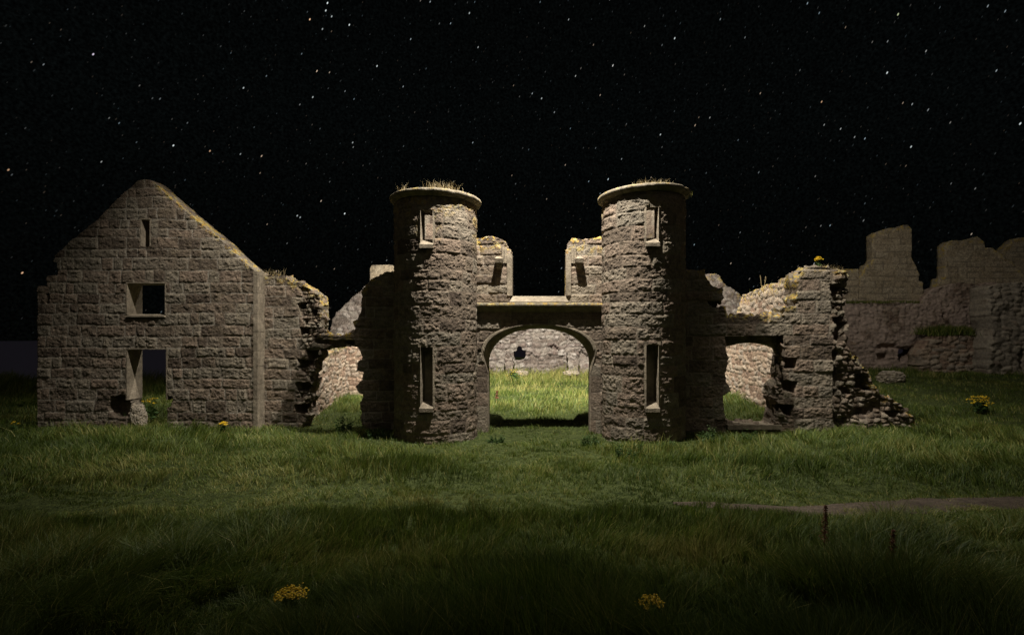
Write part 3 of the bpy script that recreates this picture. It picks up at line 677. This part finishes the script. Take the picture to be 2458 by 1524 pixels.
for i, (pts6, lab) in enumerate((([(262, 1010), (262, 865), (285, 845), (300, 870), (315, 880), (322, 1010)], 'pale rubble stub of a cross wall left of the dark hole in the courtyard wall'),
                               ([(700, 1010), (696, 850), (722, 830), (748, 850), (762, 905), (766, 1010)], 'pale rubble stub of a cross wall at the right end of the courtyard wall'))):
    st = thing('wall_stub', (0, yB, 0), lab, 'wall', 'wall stubs at the back of the courtyard')
    pp = ragged(UZ(Z6, pts6, DB-1.0), .05, .1, 40+i)
    wall('masonry', st, M_rubble_g, pp, (), rubble(90+i, .45, .28, .12, .14, .2, .06), .85, .05, plane_map(yB-1.0), seed=24+i, edge=.1)

# ================================================================== big dark ruin at the far right
DF = 29.0
fr = thing('ruined_mansion', (20, DF-14, 0), 'tall dark ruined mansion with chimney gables at the far right', 'building')
c7 = lambda L, D=DF: UZ(Z4, L, D)
lo = ragged(c7([(960, 575), (1440, 575), (1480, 510), (1560, 470), (1650, 455), (2061, 450), (2400, 470), (2400, 1150), (960, 1150)]), .08, .2, 50)
hole = c7([(1295, 850), (1400, 850), (1395, 870), (1370, 890), (1325, 940), (1295, 915)])
wall('lower_wall', fr, M_plaster, lo, [hole], rubble(101, .36, .17, .09, .12, .4, .12), .9, .07, plane_map(DF-14), seed=30, cavities=[(c7([(1270, 835), (1420, 835), (1400, 850), (1290, 850)]), .12), (c7([(1560, 620), (1590, 640), (1570, 670)]), .2), (c7([(1160, 825), (1290, 820), (1290, 850), (1170, 850)]), .15), (c7([(1170, 880), (1230, 880), (1230, 930), (1180, 930)]), .25), (c7([(1680, 590), (1720, 600), (1700, 615)]), .2)])
gs = [([(960, 600), (960, 370), (1060, 367), (1065, 405), (1060, 600)], .25, 'stair_wall'),
      ([(1050, 600), (1062, 440), (1110, 342), (1140, 330), (1152, 300), (1150, 160), (1165, 145), (1200, 135), (1240, 122), (1290, 118), (1330, 102), (1360, 100), (1382, 125), (1382, 300), (1395, 330), (1430, 402), (1425, 440), (1450, 445), (1455, 600)], .4, 'chimney_gable'),
      ([(1500, 600), (1552, 450), (1555, 420), (1585, 418), (1590, 400), (1590, 220), (1620, 195), (1700, 195), (1780, 172), (1822, 200), (1825, 240), (1870, 240), (1900, 260), (1960, 300), (2000, 340), (2061, 400), (2200, 500), (2200, 600)], .4, 'chimney_gable'),
      ([(1880, 600), (1900, 300), (1935, 260), (1960, 230), (2000, 190), (2030, 178), (2120, 178), (2130, 300), (2300, 420), (2300, 600)], 2.2, 'chimney_gable')]
for i, (pts, dy, nm) in enumerate(gs):
    pp = ragged(c7(pts, DF+dy), .018, .15, 60+i)
    wall(nm, fr, M_far, pp, (), ashlar(110+i, .28, .40, .5, 1.1, .03, .018, .012, jcol=1.0), .7, .06, plane_map(DF-14+dy), seed=31+i, edge=.03, lichen_top=topf(pp, .35))
nr = ragged(c7([(1850, 480), (1900, 455), (2061, 450), (2400, 440), (2400, 1200), (1840, 1200), (1845, 1000), (1860, 700)], 26.5), .10, .2, 55)
fb = thing('buttress_wall', (22, 12.5, 0), 'rough rubble buttress at the right edge of the picture', 'wall')
wall('wall', fb, M_core, nr, (), rubble(121, .5, .26, .12, .12, .4, .15), 1.2, .07, plane_map(12.5), seed=36, cavities=[(c7([(2030, 850), (2061, 850), (2061, 1000), (2030, 960)], 26.5), .4)])
mr = ragged(c7([(1440, 1150), (1430, 880), (1500, 790), (1560, 768), (1850, 765), (1850, 1150)], 27.5), .08, .2, 56)
fm = thing('rubble_wall', (18, 13.5, 0), 'low rubble wall with a grass ledge in front of the dark mansion', 'wall')
wall('wall', fm, M_rubble, mr, (), rubble(123, .5, .22, .12, .12, .3, .1), .9, .06, plane_map(13.5), seed=37)

# fallen stones
def boulder(name, cx, cy, cz_, sx, sy, sz, label, seed, mat=M_core, group=None):
    bm = bmesh.new(); bmesh.ops.create_icosphere(bm, subdivisions=5, radius=1)
    P = np.array([v.co[:] for v in bm.verts]); d = 1+.30*fbm(P[:, 0]*1.6+seed, P[:, 1]*1.6, P[:, 2]*1.6, 5, seed, .6)
    cell = rubble(seed, .5, .35, .14, .12)(P[:, 0]*1.5, P[:, 2]*1.5+P[:, 1]*.5)[0]
    P = np.sign(P)*np.abs(P)**.75*(d+cell)[:, None]*np.array([sx, sy, sz])+np.array([cx, cy, cz_])
    for v, p in zip(bm.verts, P): v.co = p
    o = bmobj(name, bm, mat)
    at = o.data.color_attributes.new('tint', 'FLOAT_COLOR', 'POINT'); n_ = len(o.data.vertices)
    at.data.foreach_set('color', np.stack([rng.random(n_)*.3+.4, np.zeros(n_), np.zeros(n_)+.1, np.ones(n_)], 1).astype(np.float32).ravel())
    return tag(o, label, 'stone', group)
def GP(X, Y, z=None):                            # the ground point seen at a pixel of the photograph
    D = 20.
    for _ in range(25):
        x = (X-PX)*D/F; g = float(ground_z(np.array([x]), np.array([D-14]))[0]) if z is None else z
        D = .5*D+.5*min(60, max(3, (EYE-g)*F/(Y-PY)))
    return (X-PX)*D/F, D-14, g
bx, by, bz = GP(2140, 915); boulder('boulder', bx, by, bz+.15, .52, .35, .3, 'grey fallen masonry lump lying in grass before the dark mansion', 3)
bx, by = -11.5, yH+.15; boulder('boulder', -11.57, yH+.22, .42, .17, .18, .36, 'pale rubble lump filling the broken left foot of the house doorway', 5)
boulder('boulder', -10.75, yH+.6, .28, .19, .14, .09, 'small flat grey stone on the house doorway threshold', 6)
boulder('boulder', (1370-PX)*28.5/F, 14.3, .78, .42, .3, .14, 'flat stone slabs in courtyard grass right of centre before the back wall', 8)
boulder('boulder', (1252-PX)*28.0/F, 14.0, .78, .33, .3, .16, 'grey stone lump in courtyard grass below the dark hole', 9)

# ================================================================== vegetation
def blade_mesh(name, base, height, width, lean, ang, tint, bend=.5):
    """base (n,3), arrays; each blade = quad + triangle"""
    n_ = len(base); ca, sa = np.cos(ang), np.sin(ang); side = np.stack([-sa, ca, 0*ca], 1); dirv = np.stack([np.cos(lean[1]), np.sin(lean[1]), 0*ca], 1)
    w = (width/2)[:, None]; h_ = height[:, None]; l = (lean[0]*height)[:, None]; up = np.array([0, 0, 1.])
    p0 = base-side*w; p1 = base+side*w
    m_ = base+up*h_*.55+dirv*l*.35; p2 = m_+side*w*.75; p3 = m_-side*w*.75
    p4 = base+up*h_*(1-.25*lean[0][:, None])+dirv*l
    V = np.stack([p0, p1, p2, p3, p4], 1).reshape(-1, 3); o = np.arange(n_)[:, None]*5
    fl = np.concatenate([o+np.array([[0, 1, 2, 3]]), o+np.array([[3, 2, 4]])], 1).ravel(); sz = np.tile([4, 3], n_)
    T = np.repeat(np.stack([tint, tint*0, tint*0, tint*0+1], 1), 5, 0)
    return npmesh(name, V, fl, sz, attrs={'tint': T})
def on_ground_mask(x, y):
    ok = np.ones(len(x), bool)
    for cx, rr in ((-2.8, 1.04), (2.83, 1.05)): ok &= (x-cx)**2+(y+.42)**2 > rr*rr
    ok &= ~((np.abs(x) > 1.42) & (np.abs(x) < 4.9) & (y > 0) & (y < .58))
    ok &= ~((x > -14.2) & (x < -8) & (y > yH) & (y < yH+.55) & ~((x > -11.7) & (x < -10.7)))
    ok &= ~((x > -8) & (x < -6.5) & (y > .54) & (y < 1.1))
    ok &= ~((x > 3) & (x < 8.1) & (y > .1) & (y < .85)  & ~((x > 5.2) & (x < 6.6) & (y < -1)))
    ok &= ~((np.abs(y-(-6.62+.05*(x-2)+.10*np.sin(x*1.1))) < .34*np.sin(np.clip((x-2)/7.6, 0, 1)*math.pi)**.6*.95) & (x > 2.0) & (x < 9.6) & (fbm(x*2.2, y*5, 2, 3, 9) > -.05))
    return ok
def grass(n_=560000):
    a, b_ = 3.0, 33.0
    t = rng.random(n_); p = -.15
    D = (a**p+t*(b_**p-a**p))**(1/p)
    X = rng.uniform(-170, 2628, n_); x = (X-PX)*D/F+rng.uniform(-.8, .8, n_); y = D-14
    # clump: pull blades towards tuft centres
    sc_ = 2.7; a_ = x*.79+y*.61+.5*vnoise(x*1.3, y*1.3, 4, 31); b2 = y*.79-x*.61+.5*vnoise(x*1.3, y*1.3, 8, 32)
    cx = np.floor(a_*sc_); cy = np.floor(b2*sc_); ta = (cx+_h(cx, cy, cx*0, 1))/sc_-a_; tb = (cy+_h(cx, cy, cx*0, 2))/sc_-b2
    k = rng.random(n_)**1.8*.6; x = x+(ta*.79-tb*.61)*k; y = y+(ta*.61+tb*.79)*k
    D = y+14
    ok = on_ground_mask(x, y); x, y, D = x[ok], y[ok], D[ok]; n_ = len(x)
    z = ground_z(x, y)-.01
    ph = _h(cx[ok], cy[ok], cx[ok]*0, 7)
    tall = np.interp(D, [0, 3, 6.6, 7.3, 8.5, 9.2, 12, 13.5, 15, 17, 24, 26, 40], [.30, .30, .20, .06, .06, .17, .21, .18, .12, .16, .2, .42, .4])
    tall = np.where((D > 9) & (np.abs(x) < 1.3) & (D < 14.5), tall*np.interp(D, [9, 14.5], [.6, .35]), tall)
    tall = np.where((np.abs(x) > 4) & (D > 16) & (x < 14), tall*1.3, np.where((x >= 14) & (D > 18), tall*.6, tall))
    tall = np.where((np.hypot(np.abs(x)-2.8, y+.42) < 2.0) & (y < -.2), tall*.38, tall)
    hh = tall*(.45+.9*rng.random(n_))*np.clip(1+1.1*fbm(x*.8, y*1.1, 3, 3, 5), .35, 1.8)*(.65+.7*ph)
    w = .0034*(1+D/5.5)*rng.uniform(.7, 1.3, n_)
    wind = 2.5*fbm(x*.35, y*.5, 7, 3, 8)+rng.normal(0, .9, n_)+_h(cx[ok], cy[ok], cx[ok]*0, 9)*3
    ln = np.clip(.35+.5*rng.random(n_)+.4*fbm(x*.7, y*.7, 5, 2, 4), .05, 1.3)
    tint = np.clip(.31+.12*(1-sst(5.5, 7.5, D))+.45*fbm(x*.6, y*.8, 1, 4, 6)+.12*sst(16, 22, D)+.2*sst(22, 27, D)*(np.abs(x) < 7)+.3*(np.abs(D-7.4-.05*x) < .45)*sst(-.1, .4, vnoise(x*.8, y*2, 5, 12))*sst(2, 5, np.abs(x))+.15*(ph-.5)+.16*rng.normal(0, 1, n_)+np.where(rng.random(n_) < .09, .5, 0)+.06*sst(24, 28, D), 0, 1)
    me = blade_mesh('grass', np.stack([x, y, z], 1), hh, w, (ln, wind), rng.uniform(0, math.pi, n_), tint)
    tag(link('grass', me, M_grass), 'long meadow grass covering the ground in front of and behind the ruins', 'grass', kind='stuff')
grass()
def tuft(name, pts, n_, h_, label, group=None, mat=M_grass, spread=.12, wid=.008, dry=0, cat='grass tuft', kind=None):
    pts = np.array(pts, float); i = rng.integers(0, len(pts), n_)
    base = pts[i]+np.stack([rng.normal(0, spread, n_), rng.normal(0, spread*.5, n_), 0*i-.02], 1)
    hh = h_*rng.uniform(.35, 1.1, n_)
    me = blade_mesh(name, base, hh, np.full(n_, wid), (rng.uniform(.1, .9, n_), rng.uniform(0, 6.28, n_)), rng.uniform(0, 3.14, n_), np.clip(rng.normal(.5+dry*.4, .25, n_), 0, 1))
    return tag(link(name, me, mat), label, cat, group, kind)
# tufts on masonry
def arc(cx, cy, r, zt, a0, a1, n_, tilt=0): return [(cx+r*math.sin(R(a0+(a1-a0)*i/n_)), cy-r*math.cos(R(a0+(a1-a0)*i/n_)), zt+tilt*r*math.sin(R(a0+(a1-a0)*i/n_))) for i in range(n_+1)]
G = 'grass tufts on the masonry'
tuft('grass_tuft', arc(-2.8, -.42, 1.02, 6.49, -52, -38, 4), 34, .30, 'small dry tuft near the left end of the left tower coping', G, M_dry, .05, .007)
tuft('grass_tuft', arc(-2.8, -.42, 1.02, 6.49, 2, 38, 8), 170, .28, 'wide dry tuft right of middle on the left tower coping', G, M_dry, .07, .007)
tuft('grass_tuft', arc(2.83, -.42, 1.0, 6.61, -22, 22, 8, .035), 170, .18, 'low dry tuft on top of the right tower coping', G, M_dry, .09, .007)
tuft('grass_tuft', arc(2.83, -.42, 1.16, 6.50, 78, 96, 3, .03), 90, .14, 'pale green tuft hanging at the broken right end of the right tower coping', G, M_grass, .05, .012, .7)
wz = UZ(Z5, [(30, 172), (100, 178), (190, 178)], DL)
tuft('grass_tuft', [(u, DL-14-.05, z) for u, z in wz], 110, .22, 'grass tuft on the wall top at the foot of the house gable slope', G, M_dry, .12, .01)
wz = UZ(Z5, [(280, 225), (320, 240)], DL); tuft('grass_tuft', [(u, DL-14+.2, z) for u, z in wz], 90, .14, 'green tuft on the step of the left broken wall', G, M_grass, .08, .012)
wz = UZ(Z4, [(860, 360), (930, 370)], DR); tuft('grass_tuft', [(u, DR-14+.2, z) for u, z in wz], 130, .20, 'dry grass behind the ragwort on top of the right broken wall', G, M_dry, .14, .009)
tuft('grass_tuft', [(8.3, d-14, zt_-.04) for d, zt_ in ((15.6, 4.76), (16.6, 4.59), (17.6, 4.57), (18.6, 4.53), (19.3, 4.40))], 700, .10, 'mossy grass along the stepped top of the right inner wall', None, M_grass, .15, .012, kind='stuff')
tuft('grass_tuft', [(-7.7-.16*k, 3+k, zt_) for k, zt_ in ((0, 2.1), (1, 2.14), (2, 2.3), (3, 2.36))]+[(-7.8, 7.3, 2.40)], 700, .14, 'grass along the low left inner wall top', None, M_grass, .2, .014, kind='stuff')
wz = UZ(Z4, [(1560+30*k, 765-8*math.sin(k*.5)) for k in range(10)], 27.5)
tuft('grass_tuft', [(u, 13.6+dy_, z-.05+dy_*.1) for u, z in wz for dy_ in (0, .5, 1)], 2600, .6, 'dark grass ledge on top of the low rubble wall by the mansion', None, M_grass, .3, .03, kind='stuff')
wz = UZ(Z4, [(1000+45*k, 572) for k in range(10)], DF); tuft('grass_tuft', [(u, DF-14+.1, z) for u, z in wz], 1100, .22, 'thin grass line on the mansion ledge beneath the first chimney gable', None, M_grass, .3, .025, kind='stuff')
wz = UZ(Z6, [(100, 60), (200, 62)], DU)

def leaves(bm, centre, n_, rad, size, col=None, flat=.6):
    for _ in range(n_):
        d = Vector((random.gauss(0, 1), random.gauss(0, 1), random.gauss(0, 1))).normalized()*rad*random.uniform(.3, 1)**.5
        p = Vector(centre)+Vector((d.x, d.y, d.z*flat)); a = Vector((random.gauss(0, 1), random.gauss(0, 1), random.gauss(0, .5))).normalized()
        b = a.cross(Vector((random.gauss(0, 1), random.gauss(0, 1), random.gauss(0, 1)))).normalized(); s_ = size*random.uniform(.6, 1.3)
        bm.faces.new([bm.verts.new(q_) for q_ in (p-a*s_, p+b*s_*.4, p+a*s_, p-b*s_*.4)])
def tintit(o, mu, sd=.2):
    n_ = len(o.data.vertices); at = o.data.color_attributes.new('tint', 'FLOAT_COLOR', 'POINT')
    g = np.repeat(rng.normal(mu, sd, n_//4+1), 4)[:n_]
    at.data.foreach_set('color', np.stack([np.clip(g, 0, 1), 0*g, 0*g, 0*g+1], 1).astype(np.float32).ravel()); return o
def ragwort(x, y, z, h, w, label, heads=9, dens=26, fl=.012, group='yellow ragwort plants'):
    t = thing('ragwort', (x, y, z), label, 'flower', group)
    bs, bl = bmesh.new(), bmesh.new()
    for k in range(heads):
        bf = bmesh.new()
        a = k*2.4; rr = w*math.sqrt((k+.3)/heads)*random.uniform(.8, 1.1)
        top = Vector((x+rr*math.cos(a), y+rr*math.sin(a)*.8, z+h*(1-(.18 if w < .3 else .5)*(rr/w)**2)+random.uniform(-.04, .04)*h))
        tube(bs, [(x+random.uniform(-.01, .01), y, z), (x+(top.x-x)*.3, y+(top.y-y)*.3, z+h*.5), top], [.006, .004, .002], 5)
        leaves(bl, (x+(top.x-x)*.4, y+(top.y-y)*.4, z+h*random.uniform(.25, .65)), 14, h*.16, .035*max(1, w/.12), flat=1)
        hr = w*.36
        for _ in range(dens):
            p = top+Vector((random.gauss(0, hr*.5), random.gauss(0, hr*.5), random.uniform(-.012, .02)))
            n_ = 7; r_1 = fl*random.uniform(.7, 1.2); til = Vector((random.gauss(0, .35), random.gauss(-.25, .35), 1)).normalized(); u_ = til.orthogonal().normalized(); v_ = til.cross(u_)
            c_ = bf.verts.new(p+til*r_1*.5); ring = [bf.verts.new(p+(u_*math.cos(q_*6.283/n_)+v_*math.sin(q_*6.283/n_))*r_1) for q_ in range(n_)]
            for q_ in range(n_): bf.faces.new((c_, ring[q_], ring[(q_+1) % n_]))
        tintit(bmobj('flower_head', bf, M_yellow, t), .5, .3)
    tintit(bmobj('stem', bs, M_leaf, t), .4); tintit(bmobj('leaves', bl, M_leaf, t), .5)
def at_px(X, Y, D): return (X-PX)*D/F, D-14, EYE+(PY-Y)*D/F
def ragpx(X, Y, D, w, label, **k):               # flower tops seen at X, Y
    x, y, zt = at_px(X, Y, D); g = k.pop('base', None)
    if g is None: g = float(ground_z(np.array([x]), np.array([y]))[0])
    ragwort(x, y, g, max(.12, zt-g), w, label, **k)
ragpx(697, 1416, 3.9, .115, 'broad yellow ragwort in dark foreground grass, left of the arch axis', heads=14, dens=15, fl=.0085)
ragpx(1562, 1436, 3.7, .095, 'yellow ragwort in dark foreground grass, below the right tower', heads=10, dens=15, fl=.0085)
ragpx(536, 1014, 13.2, .10, 'small yellow ragwort against the house front wall', heads=6, dens=14, fl=.02)
ragpx(32, 1012, 13.4, .10, 'faint ragwort at the left edge beside the house corner', heads=4, dens=5, fl=.015)
ragpx(362, 955, 14.75, .22, 'sparse ragwort growing in the house doorway', heads=6, dens=8, fl=.018)
ragpx(2352, 950, 16.5, .34, 'wide orange yellow ragwort clump on the far right slope', heads=22, dens=7, fl=.022)
ragpx(1964, 619, 14.35, .10, 'tall ragwort growing on top of the right broken wall', heads=8, dens=16, fl=.022, base=4.62)
ragpx(1236, 888, 26, .45, 'yellow flowering weed in courtyard grass below the wall hole', heads=12, dens=4, fl=.02)

def dock(X, Y0, Y1, D, label, wd=.05, mat=M_rust, nm='dock_plant', cat='plant', n_=420, size=.012):
    x, y, zt = at_px(X, Y0, D); g = float(ground_z(np.array([x]), np.array([y]))[0]) if Y1 is None else EYE+(PY-Y1)*D/F
    t = thing(nm, (x, y, g), label, cat, 'rusty dock spikes'); bs, bf = bmesh.new(), bmesh.new(); h = zt-g
    tube(bs, [(x, y, g), (x+.01, y, g+h*.5), (x+.02, y, zt)], [.007, .005, .002], 5)
    for _ in range(n_):
        s_ = random.random()**.8; zz = g+h*(.38+.62*s_); rr = wd*(1-s_*.75)*random.random()**.5; a = random.random()*6.28
        leaves(bf, (x+.02*s_+rr*math.cos(a), y+rr*math.sin(a), zz), 1, .01, size)
    for k in range(6):
        a = k*1.05; tube(bs, [(x, y, g+h*(.35+.07*k)), (x+wd*math.cos(a), y+wd*math.sin(a), g+h*(.45+.08*k))], [.003, .001], 4)
    tintit(bmobj('stem', bs, M_rust, t), .4); tintit(bmobj('seed_head', bf, mat, t), .5)
dock(1978, 1212, None, 5.2, 'tall rusty dock spike standing in front of the bare soil path', .045)
dock(2140, 1270, None, 4.7, 'shorter dark dock spike right of the tall one in foreground grass', .04, n_=300)
dock(1192, 938, None, 19.5, 'reddish dock spike in bright courtyard grass inside the arch at left', .08, n_=200, size=.03)

def bush(x, y, z, r, h, label, n_=700, size=.03, nm='bush', cat='bush', group=None, tn=.35):
    t = thing(nm, (x, y, z), label, cat, group); bs, bl = bmesh.new(), bmesh.new()
    for k in range(12):
        a = random.random()*6.28; rr = r*random.uniform(.3, 1.2); top = (x+rr*math.cos(a), y+rr*math.sin(a)*.6, z+h*random.uniform(.35, 1.1)*(1.1-.4*rr/r))
        fx, fy = x+(top[0]-x)*.7, y+(top[1]-y)*.7
        tube(bs, [(fx, fy, z), ((fx+top[0])/2, (fy+top[1])/2, (z+top[2])/2), top], [.008, .006, .003], 5)
        for q_ in range(5): leaves(bl, (fx+(top[0]-fx)*q_/4, fy+(top[1]-fy)*q_/4, z+(top[2]-z)*(q_+.4)/4.4), n_//75, r*.22, size*(1.2-.12*q_), flat=.8)
    tintit(bmobj('stems', bs, M_leaf, t), .2); tintit(bmobj('foliage', bl, M_leaf, t), tn, .2)
x, y, z = GP(848, 1042); bush(-5.3, -.35, .05, .25, .6, 'dark leafy bush at the foot of the shadowed wall left of the left tower', 1500, .035)
for X, Y, r_1, h_1, lb in ((1500, 1098, .22, .30, 'dark weed clump left of the base of the right tower'), (1535, 1090, .14, .28, 'small dark nettle clump in front of the right tower'), (1415, 1068, .25, .28, 'low leafy weeds at the right foot of the arch'),
                       (1700, 1062, .35, .4, 'leafy weeds between the right tower and the doorway'), (1790, 1062, .35, .32, 'leafy weeds before the right doorway sill'), (1190, 1062, .2, .2, 'low grassy weeds at the left foot of the arch'), (1600, 1075, .22, .2, 'low weeds under the shaded side of the right tower'), (905, 1050, .3, .3, 'shaded weeds at the foot of the left tower'), (360, 1012, .25, .45, 'dark weeds standing in the house doorway')):
    x, y, z = GP(X, Y); bush(x, min(y, -.25) if X != 360 else .45, z, r_1, h_1, lb, 800, .028, 'weed_clump', 'weeds', 'weed clumps at the foot of the ruins', .45)
for X, Y, D, lb in ((1252, 1434, 3.6, 'pale purple flower head left of the others below the arch'), (1265, 1428, 3.8, 'second pale purple flower head below the arch'), (1332, 1462, 3.5, 'purple flower head lowest under the arch'), (860, 1480, 3.5, 'dark purple flower head right of the left ragwort')):
    x, y, zt = at_px(X, Y, D); g = float(ground_z(np.array([x]), np.array([y]))[0]); t = thing('scabious_flower', (x, y, g), lb, 'flower', 'pale purple flower heads')
    bm = bmesh.new(); tube(bm, [(x, y, g), (x, y, zt)], [.002, .0015], 4); tintit(bmobj('stem', bm, M_leaf, t), .5)
    bm = bmesh.new(); leaves(bm, (x, y, zt), 60, .014, .006); tintit(bmobj('flower_head', bm, M_purple, t), .5)
bm = bmesh.new()                                  # two dry stalks above the right door
x, y, z = at_px(1829, 690, 18.6)
tube(bm, [(x, y, z-.1), (x-.06, y, z+.45)], [.014, .02], 5); tube(bm, [(x+.08, y, z-.1), (x+.14, y, z+.40)], [.012, .02], 5); tube(bm, [(x+.1, y, z+.1), (x+.18, y, z+.38)], [.008, .01], 5)
tag(tintit(bmobj('dry_stalk', bm, M_dry), .6), 'pair of pale dry stalks on the right inner wall top', 'plant')
